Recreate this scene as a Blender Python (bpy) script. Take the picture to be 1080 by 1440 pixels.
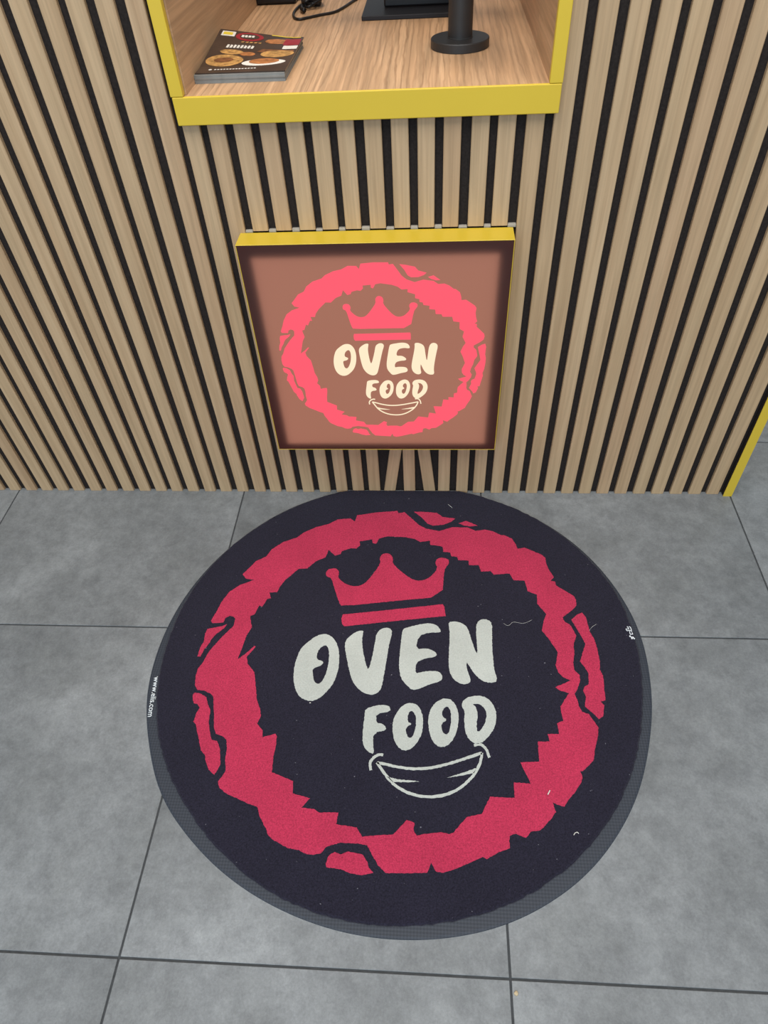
import bpy, bmesh, math, random
from mathutils import Matrix, Vector

for _o in list(bpy.data.objects):
    bpy.data.objects.remove(_o, do_unlink=True)
scene = bpy.context.scene
COL = scene.collection

# ------------------------------------------------------------------ camera
cam_d = bpy.data.cameras.new('camera')
cam_d.sensor_fit = 'VERTICAL'
cam_d.sensor_height = 36.0
cam_d.lens = 953.80 * 36.0 / 1440.0
cam_d.clip_start = 0.02
cam = bpy.data.objects.new('camera', cam_d)
COL.objects.link(cam)
_r = Vector((0.99740874, 0.05425304, -0.04724841))
_u = Vector((-0.00779572, 0.73438354, 0.67868994))
_f = Vector((-0.07151945, 0.67656295, -0.73290350))
cam.matrix_world = Matrix(((_r.x, _u.x, -_f.x, 0.064265), (_r.y, _u.y, -_f.y, -1.108472),
                           (_r.z, _u.z, -_f.z, 1.132956), (0, 0, 0, 1)))
scene.camera = cam

# ------------------------------------------------------------------ light
world = bpy.data.worlds.new('room_light')
scene.world = world
world.use_nodes = True
_bg = world.node_tree.nodes['Background']
_bg.inputs['Color'].default_value = (0.83, 0.93, 1.0, 1)
_bg.inputs['Strength'].default_value = 0.36

def area_lamp(name, loc, target, sx, sy, power, color):
    d = bpy.data.lights.new(name, 'AREA')
    d.shape = 'RECTANGLE'; d.size = sx; d.size_y = sy
    d.energy = power; d.color = color
    o = bpy.data.objects.new(name, d)
    COL.objects.link(o)
    o.location = loc
    o.rotation_euler = (Vector(target) - Vector(loc)).to_track_quat('-Z', 'Y').to_euler()
    return o

area_lamp('ceiling_lamp_offscreen', (0.1, -1.25, 2.9), (0.1, -1.15, 0.0), 3.2, 1.9, 84, (1.0, 0.97, 0.93))
area_lamp('window_shopfront_offscreen', (-0.6, -4.6, 1.9), (0.0, -0.6, 0.2), 3.6, 2.4, 88, (0.66, 0.84, 1.0))
area_lamp('kitchen_ceiling_lamp_offscreen', (0.0, 0.60, 2.85), (-0.02, 0.5, 0.8), 0.9, 0.6, 22, (1.0, 0.86, 0.70))

vs = scene.view_settings
vs.view_transform = 'Standard'
vs.look = 'None'
vs.exposure = 0.0
vs.gamma = 1.0
vs.use_curve_mapping = False

# ------------------------------------------------------------------ helpers
def lin(r, g, b):
    def c(v):
        v /= 255.0
        return v / 12.92 if v <= 0.04045 else ((v + 0.055) / 1.055) ** 2.4
    return (c(r), c(g), c(b), 1.0)

class NT:
    def __init__(self, name):
        self.m = bpy.data.materials.new(name)
        self.m.use_nodes = True
        self.t = self.m.node_tree
        self.b = self.t.nodes['Principled BSDF']
        self.out = self.t.nodes['Material Output']
    def n(self, typ, **kw):
        nd = self.t.nodes.new(typ)
        for k, v in kw.items():
            if k in nd.inputs: nd.inputs[k].default_value = v
            else: setattr(nd, k, v)
        return nd
    def l(self, a, b): self.t.links.new(a, b)
    def coords(self, scale=(1, 1, 1), rand=False, kind='Object'):
        tc = self.n('ShaderNodeTexCoord'); mp = self.n('ShaderNodeMapping')
        mp.inputs['Scale'].default_value = scale
        self.l(tc.outputs[kind], mp.inputs['Vector'])
        if rand:
            oi = self.n('ShaderNodeObjectInfo')
            cm = self.n('ShaderNodeCombineXYZ')
            for i, k in enumerate((17.0, 31.0, 23.0)):
                mt = self.n('ShaderNodeMath', operation='MULTIPLY'); mt.inputs[1].default_value = k
                self.l(oi.outputs['Random'], mt.inputs[0]); self.l(mt.outputs[0], cm.inputs[i])
            self.l(cm.outputs[0], mp.inputs['Location'])
        return mp.outputs[0]
    def noise(self, vec, scale, detail=4, rough=0.55, dist=0.0):
        nd = self.n('ShaderNodeTexNoise')
        nd.inputs['Scale'].default_value = scale; nd.inputs['Detail'].default_value = detail
        nd.inputs['Roughness'].default_value = rough; nd.inputs['Distortion'].default_value = dist
        self.l(vec, nd.inputs['Vector'])
        return nd.outputs['Fac']
    def ramp(self, fac, stops):
        nd = self.n('ShaderNodeValToRGB'); e = nd.color_ramp.elements
        while len(e) < len(stops): e.new(0.5)
        for q, (pos, c) in zip(e, stops): q.position = pos; q.color = c
        self.l(fac, nd.inputs['Fac'])
        return nd.outputs['Color']
    def mix(self, fac, a, b, mode='MIX'):
        nd = self.n('ShaderNodeMixRGB', blend_type=mode)
        if isinstance(fac, (int, float)): nd.inputs['Fac'].default_value = fac
        else: self.l(fac, nd.inputs['Fac'])
        for i, v in ((1, a), (2, b)):
            if isinstance(v, (tuple, list)): nd.inputs[i].default_value = v
            else: self.l(v, nd.inputs[i])
        return nd.outputs[0]
    def bump(self, h, strength, dist=0.001):
        nd = self.n('ShaderNodeBump'); nd.inputs['Strength'].default_value = strength
        nd.inputs['Distance'].default_value = dist
        self.l(h, nd.inputs['Height']); self.l(nd.outputs[0], self.b.inputs['Normal'])
    def base(self, c):
        if isinstance(c, (tuple, list)): self.b.inputs['Base Color'].default_value = c
        else: self.l(c, self.b.inputs['Base Color'])
    def set(self, rough=0.5, spec=0.5, metal=0.0):
        self.b.inputs['Roughness'].default_value = rough
        self.b.inputs['Specular IOR Level'].default_value = spec
        self.b.inputs['Metallic'].default_value = metal

def plain(name, rgb, rough=0.5, spec=0.5, metal=0.0, var=0.0, scale=40.0):
    k = NT(name)
    if var > 0:
        f = k.noise(k.coords(), scale)
        d = tuple(v * (1 - var) for v in rgb[:3]) + (1,); u = tuple(min(1, v * (1 + var)) for v in rgb[:3]) + (1,)
        k.base(k.ramp(f, [(0.3, d), (0.7, u)]))
    else:
        k.base(rgb)
    k.set(rough, spec, metal)
    return k.m

def emit(name, rgb, strength=1.0):
    k = NT(name)
    k.base((0.02, 0.02, 0.02, 1)); k.set(0.4, 0.2)
    k.b.inputs['Emission Color'].default_value = rgb
    k.b.inputs['Emission Strength'].default_value = strength
    return k.m

def wood(name, light, dark, axis, rand=True, gs=1.0, contrast=1.0, line=None):
    k = NT(name)
    st = [170.0 * gs] * 3; st[axis] = 4.5 * gs
    wide = [38.0 * gs] * 3; wide[axis] = 1.6 * gs
    v1 = k.coords(tuple(st), rand); v2 = k.coords(tuple(wide), rand)
    f1 = k.noise(v1, 1.0, 6, 0.65, 0.4)
    f2 = k.noise(v2, 1.0, 3, 0.5, 1.2)
    c = k.ramp(f2, [(0.28, dark), (0.72, light)])
    lo = 1.0 - 0.24 * contrast; hi = 1.0 + 0.10 * contrast
    g = k.ramp(f1, [(0.35, (lo, lo, lo * 0.985, 1)), (0.62, (hi, hi, hi, 1))])
    c = k.mix(1.0, c, g, 'MULTIPLY')
    if rand:
        oi = k.n('ShaderNodeObjectInfo')
        rv = k.ramp(oi.outputs['Random'], [(0.0, (0.99, 0.95, 0.94, 1)), (0.5, (0.98, 0.98, 0.96, 1)), (1.0, (1.03, 1.03, 1.02, 1))])
        c = k.mix(1.0, c, rv, 'MULTIPLY')
    if line:
        w = k.n('ShaderNodeTexWave'); w.wave_type = 'BANDS'; w.bands_direction = 'X'
        w.inputs['Scale'].default_value = line; w.inputs['Distortion'].default_value = 7.0
        w.inputs['Detail'].default_value = 3.0; w.inputs['Detail Scale'].default_value = 1.2
        sc = [1.0, 1.0, 1.0]; sc[axis] = 0.16
        k.l(k.coords(tuple(sc)), w.inputs['Vector'])
        lc = k.ramp(w.outputs['Fac'], [(0.0, (0.64, 0.58, 0.52, 1)), (0.30, (1, 1, 1, 1)), (1.0, (1.04, 1.03, 1.0, 1))])
        c = k.mix(k.ramp(f2, [(0.35, (0.15, 0.15, 0.15, 1)), (0.65, (0.75, 0.75, 0.75, 1))]), c, lc, 'MULTIPLY')
    k.base(c); k.set(0.48, 0.35)
    k.bump(f1, 0.15, 0.0006)
    return k.m

# ------------------------------------------------------------------ materials
M = {}
M['slat'] = wood('oak_slat_laminate', lin(193, 165, 131), lin(181, 151, 117), 2, contrast=0.6)
M['shelf'] = wood('oak_shelf_laminate', lin(200, 164, 129), lin(180, 143, 108), 1, rand=False, gs=0.8, contrast=1.2, line=30.0)
M['niche'] = wood('oak_niche_laminate', lin(200, 164, 129), lin(180, 143, 108), 1, rand=True, gs=0.7, contrast=1.0)
M['felt'] = plain('black_felt', lin(45, 40, 38), 0.95, 0.1, var=0.25, scale=300)
M['yellow'] = plain('yellow_lacquer', lin(212, 181, 56), 0.38, 0.4, var=0.02, scale=8)
M['black_metal'] = plain('black_powder_coat', lin(44, 43, 43), 0.45, 0.4, var=0.06, scale=60)
M['black_gloss'] = plain('black_plastic', lin(22, 21, 23), 0.28, 0.4)
M['black_plate'] = plain('black_plate', lin(30, 27, 29), 0.45, 0.3)
M['cable'] = plain('black_cable', lin(30, 28, 28), 0.4, 0.4)
M['grout'] = plain('dark_grout', lin(72, 74, 76), 0.9, 0.2, var=0.15, scale=120)

def tile_mat():
    k = NT('concrete_tile')
    v = k.coords((1, 1, 1), True)
    big = k.noise(v, 3.6, 4, 0.6, 0.3); mid = k.noise(v, 30.0, 9, 0.82, 0.1); fine = k.noise(v, 300.0, 3, 0.7); vein = k.noise(v, 9.0, 7, 0.7, 0.2)
    c = k.ramp(big, [(0.30, lin(113, 116, 118)), (0.5, lin(124, 127, 129)), (0.70, lin(136, 139, 141))])
    m = k.ramp(mid, [(0.38, (0.80, 0.80, 0.805, 1)), (0.5, (1, 1, 1, 1)), (0.64, (1.20, 1.20, 1.19, 1))])
    w = k.ramp(vein, [(0.34, (0.88, 0.88, 0.87, 1)), (0.52, (1, 1, 1, 1)), (0.68, (1.16, 1.16, 1.16, 1))])
    g = k.ramp(fine, [(0.3, (0.86, 0.86, 0.86, 1)), (0.7, (1.12, 1.12, 1.12, 1))])
    c = k.mix(0.9, c, m, 'MULTIPLY'); c = k.mix(0.9, c, w, 'MULTIPLY'); c = k.mix(0.85, c, g, 'MULTIPLY')
    oi = k.n('ShaderNodeObjectInfo')
    c = k.mix(1.0, c, k.ramp(oi.outputs['Random'], [(0, (0.97, 0.97, 0.97, 1)), (1, (1.03, 1.03, 1.03, 1))]), 'MULTIPLY')
    k.base(c); k.set(0.5, 0.35)
    k.bump(fine, 0.12, 0.0006)
    return k.m
M['tile'] = tile_mat()

def pile_mat(name, rgb, var, rough=0.95, lint=False):
    k = NT(name)
    v = k.coords()
    f = k.noise(v, 400.0, 4, 0.8); f2 = k.noise(v, 9.0, 4, 0.6)
    d = tuple(q * (1 - var) for q in rgb[:3]) + (1,); u = tuple(min(1, q * (1 + var)) for q in rgb[:3]) + (1,)
    c = k.ramp(f, [(0.30, d), (0.70, u)])
    c = k.mix(0.8, c, k.ramp(f2, [(0.3, (0.9, 0.9, 0.9, 1)), (0.7, (1.1, 1.1, 1.1, 1))]), 'MULTIPLY')
    if lint:
        f3 = k.noise(v, 210.0, 1, 0.4)
        c = k.mix(k.ramp(f3, [(0.80, (0, 0, 0, 1)), (0.84, (0.5, 0.5, 0.5, 1))]), c, lin(150, 150, 160))
    k.base(c); k.set(rough, 0.12)
    k.b.inputs['Sheen Weight'].default_value = 0.12
    k.b.inputs['Sheen Roughness'].default_value = 0.5
    k.bump(f, 0.7, 0.0012)
    return k.m
M['pile_dark'] = pile_mat('navy_black_pile', lin(36, 34, 47), 0.6, lint=True)
M['pile_red'] = pile_mat('crimson_pile', lin(180, 50, 80), 0.38)
M['pile_cream'] = pile_mat('cream_pile', lin(184, 189, 183), 0.14)

def rubber_mat():
    k = NT('ribbed_rubber')
    v = k.coords()
    h = None
    w1 = k.n('ShaderNodeTexWave'); w1.bands_direction = 'X'; w1.inputs['Scale'].default_value = 65.0
    w2 = k.n('ShaderNodeTexWave'); w2.bands_direction = 'Y'; w2.inputs['Scale'].default_value = 65.0
    k.l(v, w1.inputs['Vector']); k.l(v, w2.inputs['Vector'])
    h = k.mix(0.5, w1.outputs['Fac'], w2.outputs['Fac'], 'MIX')
    c = k.ramp(h, [(0.2, lin(44, 49, 58)), (0.8, lin(56, 61, 71))])
    k.base(c); k.set(0.55, 0.35)
    k.bump(h, 0.35, 0.0006)
    return k.m
M['rubber'] = rubber_mat()
M['print_white'] = plain('white_print', lin(222, 228, 232), 0.6, 0.3)

def face_mat():
    k = NT('brown_translucent_acrylic')
    df = k.n('ShaderNodeBsdfDiffuse'); df.inputs['Color'].default_value = lin(52, 34, 34)
    tr = k.n('ShaderNodeBsdfTranslucent'); tr.inputs['Color'].default_value = (0.31, 0.135, 0.092, 1)
    gl = k.n('ShaderNodeBsdfGlossy'); gl.inputs['Roughness'].default_value = 0.25
    ad = k.n('ShaderNodeAddShader'); k.l(df.outputs[0], ad.inputs[0]); k.l(tr.outputs[0], ad.inputs[1])
    mx = k.n('ShaderNodeMixShader'); mx.inputs[0].default_value = 0.025
    k.l(ad.outputs[0], mx.inputs[1]); k.l(gl.outputs[0], mx.inputs[2])
    k.l(mx.outputs[0], k.out.inputs['Surface'])
    return k.m
M['face'] = face_mat()
M['led'] = emit('led_backlight', (1.0, 0.97, 0.92, 1), 1.15)
M['lit_red'] = emit('backlit_red', lin(255, 88, 108), 1.0)
M['lit_cream'] = emit('backlit_cream', lin(255, 235, 200), 1.0)
M['sign_inner'] = plain('black_sign_inside', lin(30, 28, 28), 0.8, 0.2)

# ------------------------------------------------------------------ mesh helpers
def link(o, parent=None):
    COL.objects.link(o)
    if parent is not None: o.parent = parent
    return o

def tag(o, label=None, cat=None, group=None, kind=None):
    if label: o['label'] = label
    if cat: o['category'] = cat
    if group: o['group'] = group
    if kind: o['kind'] = kind
    return o

def empty(name, loc=(0, 0, 0), rz=0.0):
    o = bpy.data.objects.new(name, None)
    o.empty_display_size = 0.05
    o.location = loc; o.rotation_euler = (0, 0, rz)
    return link(o)

def mobj(name, mesh, mat, parent=None, loc=(0, 0, 0), rot=(0, 0, 0)):
    if mat is not None and not mesh.materials: mesh.materials.append(mat)
    o = bpy.data.objects.new(name, mesh)
    o.location = loc; o.rotation_euler = rot
    return link(o, parent)

def bm_mesh(bm, name, smooth=False):
    bmesh.ops.recalc_face_normals(bm, faces=bm.faces)
    me = bpy.data.meshes.new(name); bm.to_mesh(me); bm.free()
    if smooth:
        for pl in me.polygons: pl.use_smooth = True
    return me

def add_box(bm, x0, x1, y0, y1, z0, z1):
    v = [bm.verts.new((x, y, z)) for x in (x0, x1) for y in (y0, y1) for z in (z0, z1)]
    for f in ((0, 1, 3, 2), (4, 6, 7, 5), (0, 4, 5, 1), (2, 3, 7, 6), (0, 2, 6, 4), (1, 5, 7, 3)):
        bm.faces.new([v[i] for i in f])

def box_mesh(name, x0, x1, y0, y1, z0, z1, bev=0.0, seg=2):
    bm = bmesh.new(); add_box(bm, x0, x1, y0, y1, z0, z1)
    if bev > 0: bmesh.ops.bevel(bm, geom=list(bm.edges), offset=bev, segments=seg, affect='EDGES', profile=0.5)
    return bm_mesh(bm, name)

def lathe_mesh(name, prof, n=48):
    bm = bmesh.new(); rings = []
    for r, z in prof:
        if r < 1e-6: rings.append([bm.verts.new((0, 0, z))])
        else: rings.append([bm.verts.new((r * math.cos(2 * math.pi * i / n), r * math.sin(2 * math.pi * i / n), z)) for i in range(n)])
    for a, b in zip(rings, rings[1:]):
        for i in range(n):
            j = (i + 1) % n
            if len(a) == 1: bm.faces.new([a[0], b[j], b[i]])
            elif len(b) == 1: bm.faces.new([a[i], a[j], b[0]])
            else: bm.faces.new([a[i], a[j], b[j], b[i]])
    return bm_mesh(bm, name)

def fill_mesh(name, loops, thick):
    """flat shape with holes, from z=0 to z=thick"""
    cu = bpy.data.curves.new(name, 'CURVE')
    cu.dimensions = '2D'; cu.fill_mode = 'BOTH'; cu.extrude = thick / 2
    for lp in loops:
        s = cu.splines.new('POLY'); s.points.add(len(lp) - 1)
        for q, (x, y) in zip(s.points, lp): q.co = (x, y, 0, 1)
        s.use_cyclic_u = True
    o = bpy.data.objects.new('tmp', cu); COL.objects.link(o)
    me = bpy.data.meshes.new_from_object(o.evaluated_get(bpy.context.evaluated_depsgraph_get()))
    bpy.data.objects.remove(o); bpy.data.curves.remove(cu)
    me.name = name
    me.transform(Matrix.Translation((0, 0, thick / 2)))
    return me

def tube_mesh(name, pts, r, n=8, sub=6):
    P = [Vector(q) for q in pts]
    path = []
    for i in range(len(P) - 1):
        a, b, c, d = P[max(i - 1, 0)], P[i], P[i + 1], P[min(i + 2, len(P) - 1)]
        for k in range(sub):
            t = k / sub
            path.append(0.5 * ((2 * b) + (c - a) * t + (2 * a - 5 * b + 4 * c - d) * t * t + (3 * b - a - 3 * c + d) * t ** 3))
    path.append(P[-1])
    bm = bmesh.new(); rings = []
    for i, q in enumerate(path):
        d = (path[min(i + 1, len(path) - 1)] - path[max(i - 1, 0)]).normalized()
        s = d.cross(Vector((0, 0, 1)))
        s = s.normalized() if s.length > 1e-4 else Vector((1, 0, 0))
        t = s.cross(d)
        rings.append([bm.verts.new(q + r * (math.cos(2 * math.pi * k / n) * s + math.sin(2 * math.pi * k / n) * t)) for k in range(n)])
    for a, b in zip(rings, rings[1:]):
        for k in range(n): bm.faces.new([a[k], a[(k + 1) % n], b[(k + 1) % n], b[k]])
    bm.faces.new(rings[0]); bm.faces.new(list(reversed(rings[-1])))
    return bm_mesh(bm, name, True)

def chaikin(lp, n=1, k=0.25):
    for _ in range(n):
        o = []
        for i, a in enumerate(lp):
            b = lp[(i + 1) % len(lp)]
            o += [(a[0] + (b[0] - a[0]) * k, a[1] + (b[1] - a[1]) * k), (a[0] + (b[0] - a[0]) * (1 - k), a[1] + (b[1] - a[1]) * (1 - k))]
        lp = o
    return lp

def catmull(pts, sub=6):
    o = []
    for i in range(len(pts) - 1):
        a, b, c, d = pts[max(i - 1, 0)], pts[i], pts[i + 1], pts[min(i + 2, len(pts) - 1)]
        for k in range(sub):
            t = k / sub
            o.append(tuple(0.5 * (2 * b[j] + (c[j] - a[j]) * t + (2 * a[j] - 5 * b[j] + 4 * c[j] - d[j]) * t * t + (3 * b[j] - a[j] - 3 * c[j] + d[j]) * t ** 3) for j in (0, 1)))
    o.append(tuple(pts[-1]))
    return o

def stroke_loop(pts, w):
    P = catmull(pts); L = []; R = []
    for i, q in enumerate(P):
        a = P[max(i - 1, 0)]; b = P[min(i + 1, len(P) - 1)]
        dx, dy = b[0] - a[0], b[1] - a[1]; n = math.hypot(dx, dy) or 1
        L.append((q[0] - dy / n * w / 2, q[1] + dx / n * w / 2)); R.append((q[0] + dy / n * w / 2, q[1] - dx / n * w / 2))
    return L + R[::-1]

rng = random.Random(7)
def fuzz(lp, step, amp):
    o = []
    for i, a in enumerate(lp):
        b = lp[(i + 1) % len(lp)]
        d = math.hypot(b[0] - a[0], b[1] - a[1]); m = max(1, int(d / step))
        for k in range(m):
            t = k / m
            o.append((a[0] + (b[0] - a[0]) * t + rng.uniform(-amp, amp), a[1] + (b[1] - a[1]) * t + rng.uniform(-amp, amp)))
    return o

# ------------------------------------------------------------------ floor
TS, TA, TX, TY = 0.55767, 0.00145, -0.38115, -0.93963
J = 0.0016
fl = mobj('floor', box_mesh('floor', TX - 4 * TS - 0.01, TX + 7 * TS + 0.01, TY - 4 * TS - 0.01, TY + 9 * TS + 0.01, -0.06, -0.0022), M['grout'])
tag(fl, 'dark grouted floor bed under the large grey tiles', 'floor', kind='structure')
tile_me = box_mesh('floor_tile', J, TS - J, J, TS - J, -0.008, 0.0, 0.0006, 1)
tile_me.materials.append(M['tile'])
ca, sa = math.cos(TA), math.sin(TA)
for i in range(-4, 7):
    for j in range(-4, 9):
        mobj('floor_tile', tile_me, None, fl, (TX + i * TS * ca - j * TS * sa, TY + i * TS * sa + j * TS * ca, 0), (0, 0, TA))

# ------------------------------------------------------------------ slatted wall with hatch
PITCH, SW, SD = 0.04, 0.0263, 0.0075
WX0, WX1, WTOP = -1.5, 0.7165, 2.3
OX0, OX1, OZ0, OZ1 = -0.321, 0.2415, 0.7945, 1.58       # hatch opening
SX0, SX1, SZ0, SZ1 = -0.2635, 0.1925, 0.1745, 0.6245     # lit sign box
bm = bmesh.new()
for a, b, c, d in ((WX0, OX0, 0, WTOP), (OX1, WX1, 0, WTOP), (OX0, OX1, 0, OZ0), (OX0, OX1, OZ1, WTOP)):
    add_box(bm, a, b, SD, 0.10, c, d)
add_box(bm, WX1, 0.7338, -0.0048, 0.10, 0, WTOP)
wall = mobj('wall_back', bm_mesh(bm, 'wall_back'), M['felt'])
tag(wall, 'black felt backed wall clad in vertical oak slats below a serving hatch', 'wall', kind='structure')

def slat_mesh(h):
    c = 0.0012; w = SW / 2
    sec = [(-w, SD), (-w, c), (-w + c, 0), (w - c, 0), (w, c), (w, SD)]
    bm = bmesh.new()
    lo = [bm.verts.new((x, y, 0)) for x, y in sec]; hi = [bm.verts.new((x, y, h)) for x, y in sec]
    for i in range(6): bm.faces.new([lo[i], lo[(i + 1) % 6], hi[(i + 1) % 6], hi[i]])
    bm.faces.new(lo); bm.faces.new(hi)
    me = bm_mesh(bm, 'slat'); me.materials.append(M['slat'])
    return me
_slat = {}
def slat(x, z0, z1, tilt=0.0):
    h = round(z1 - z0, 4)
    if h not in _slat: _slat[h] = slat_mesh(h)
    return mobj('slat', _slat[h], None, wall, (x + SW / 2, 0, z0), (0, tilt, 0))

OFF = [-4.0, -3.2, -2.0, -2.4, -1.9, -2.4, 0.3, 0.0, 1.2, 2.1, 2.1, 1.1, 1.1, 2.0, 0.7, 1.3, 3.2, 0.6, -1.3, -1.2, -1.5, -1.3,
       -2.6, -4.2, -3.0, -2.7, -3.0, -3.7, -2.1, -3.4, -2.3, -2.9, -2.4, -1.6, -1.6, -2.0, -2.0, -1.6, -0.3, 0.4, 1.3, 2.4, 2.0]
ZB = 0.0005
for i in range(-12, 43):
    x = (i - 25) * PITCH + (OFF[i] * 0.001 if i >= 0 else -0.004)
    x1 = x + SW
    in_open = x1 > OX0 + 0.007 and x < OX1 - 0.007
    in_sign = x > SX0 - 0.002 and x1 < SX1 + 0.003
    if in_sign:
        if i == 24: slat(-0.0497, ZB, 0.168, math.atan2(0.0185, 0.1306))
        elif i == 26: slat(0.0440, ZB, 0.168, -math.atan2(0.0135, 0.1323))
        else: slat(x, ZB, 0.172)
        slat(x, 0.627, OZ0)
    elif in_open:
        slat(x, ZB, OZ0)
    else:
        slat(x, ZB, WTOP)
    if in_open: slat(x, OZ1 + 0.03, WTOP)

bm = bmesh.new()
add_box(bm, 0.7165, 0.7355, -0.0065, -0.0050, 0.0, WTOP); add_box(bm, 0.7340, 0.7355, -0.0050, 0.10, 0.0, WTOP)
_tr_bm = bm
M['sealant'] = plain('grey_sealant', lin(168, 160, 148), 0.8, 0.2)
for i in range(18, 30):
    xa = (i - 25) * PITCH + OFF[i] * 0.001 + SW + 0.0005; xb = (i - 24) * PITCH + OFF[i + 1] * 0.001 - 0.0005
    if xa > SX0: mobj('sealant_bead', box_mesh('sealant_bead', xa, xb, 0.0010, SD, 0.6235, 0.6275 + 0.0008 * (i % 3), 0.0008, 1), M['sealant'], wall)
tr = mobj('trim_1', bm_mesh(bm, 'trim_1'), M['yellow'])
tag(tr, 'yellow metal corner strip closing the end of the slatted wall', 'trim', kind='structure')

# ------------------------------------------------------------------ yellow hatch frame and wooden niche
fr = empty('hatch_frame', (-0.04, 0, OZ0))
tag(fr, 'yellow metal frame around the serving hatch in the slatted wall', 'frame')
fx, fz = -0.04, OZ0
mobj('bottom_rail', box_mesh('bottom_rail', -0.3205 - fx, 0.2408 - fx, -0.012, -0.0062, 0, 0.0378, 0.0012), M['yellow'], fr)
mobj('rail_lip', box_mesh('rail_lip', -0.3205 - fx, 0.2408 - fx, -0.0062, 0.10, 0, 0.0160), M['yellow'], fr)
for a, b in ((-0.3222, -0.3030), (0.2232, 0.2415)):
    mobj('post', box_mesh('post', a - fx, b - fx, -0.0118, -0.0004, 0.0380, OZ1 - fz, 0.0012), M['yellow'], fr)
mobj('top_rail', box_mesh('top_rail', -0.3222 - fx, 0.2415 - fx, -0.012, -0.0004, OZ1 - fz, OZ1 - fz + 0.03, 0.0012), M['yellow'], fr)

SHZ = 0.832
def centred(name, x0, x1, y0, y1, z0, z1, mat, parent=None, bev=0.0004):
    cx, cy = (x0 + x1) / 2, (y0 + y1) / 2
    return mobj(name, box_mesh(name, x0 - cx, x1 - cx, y0 - cy, y1 - cy, 0, z1 - z0, bev, 1), mat, parent, (cx, cy, z0))
sb = centred('serving_shelf', -0.318, 0.239, -0.0060, 1.05, SHZ - 0.0212, SHZ, M['shelf'])
tag(sb, 'oak laminate shelf board inside the yellow framed hatch', 'shelf')
for x0, x1, y0, y1 in ((-0.3192, -0.3010, 0.0002, 0.62), (-0.3192, -0.3016, 0.6212, 1.05), (0.2238, 0.2360, 0.0002, 0.19), (0.2244, 0.2360, 0.1912, 1.05)):
    centred('side_panel', x0, x1, y0, y1, SHZ, OZ1, M['niche'], wall)

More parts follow.
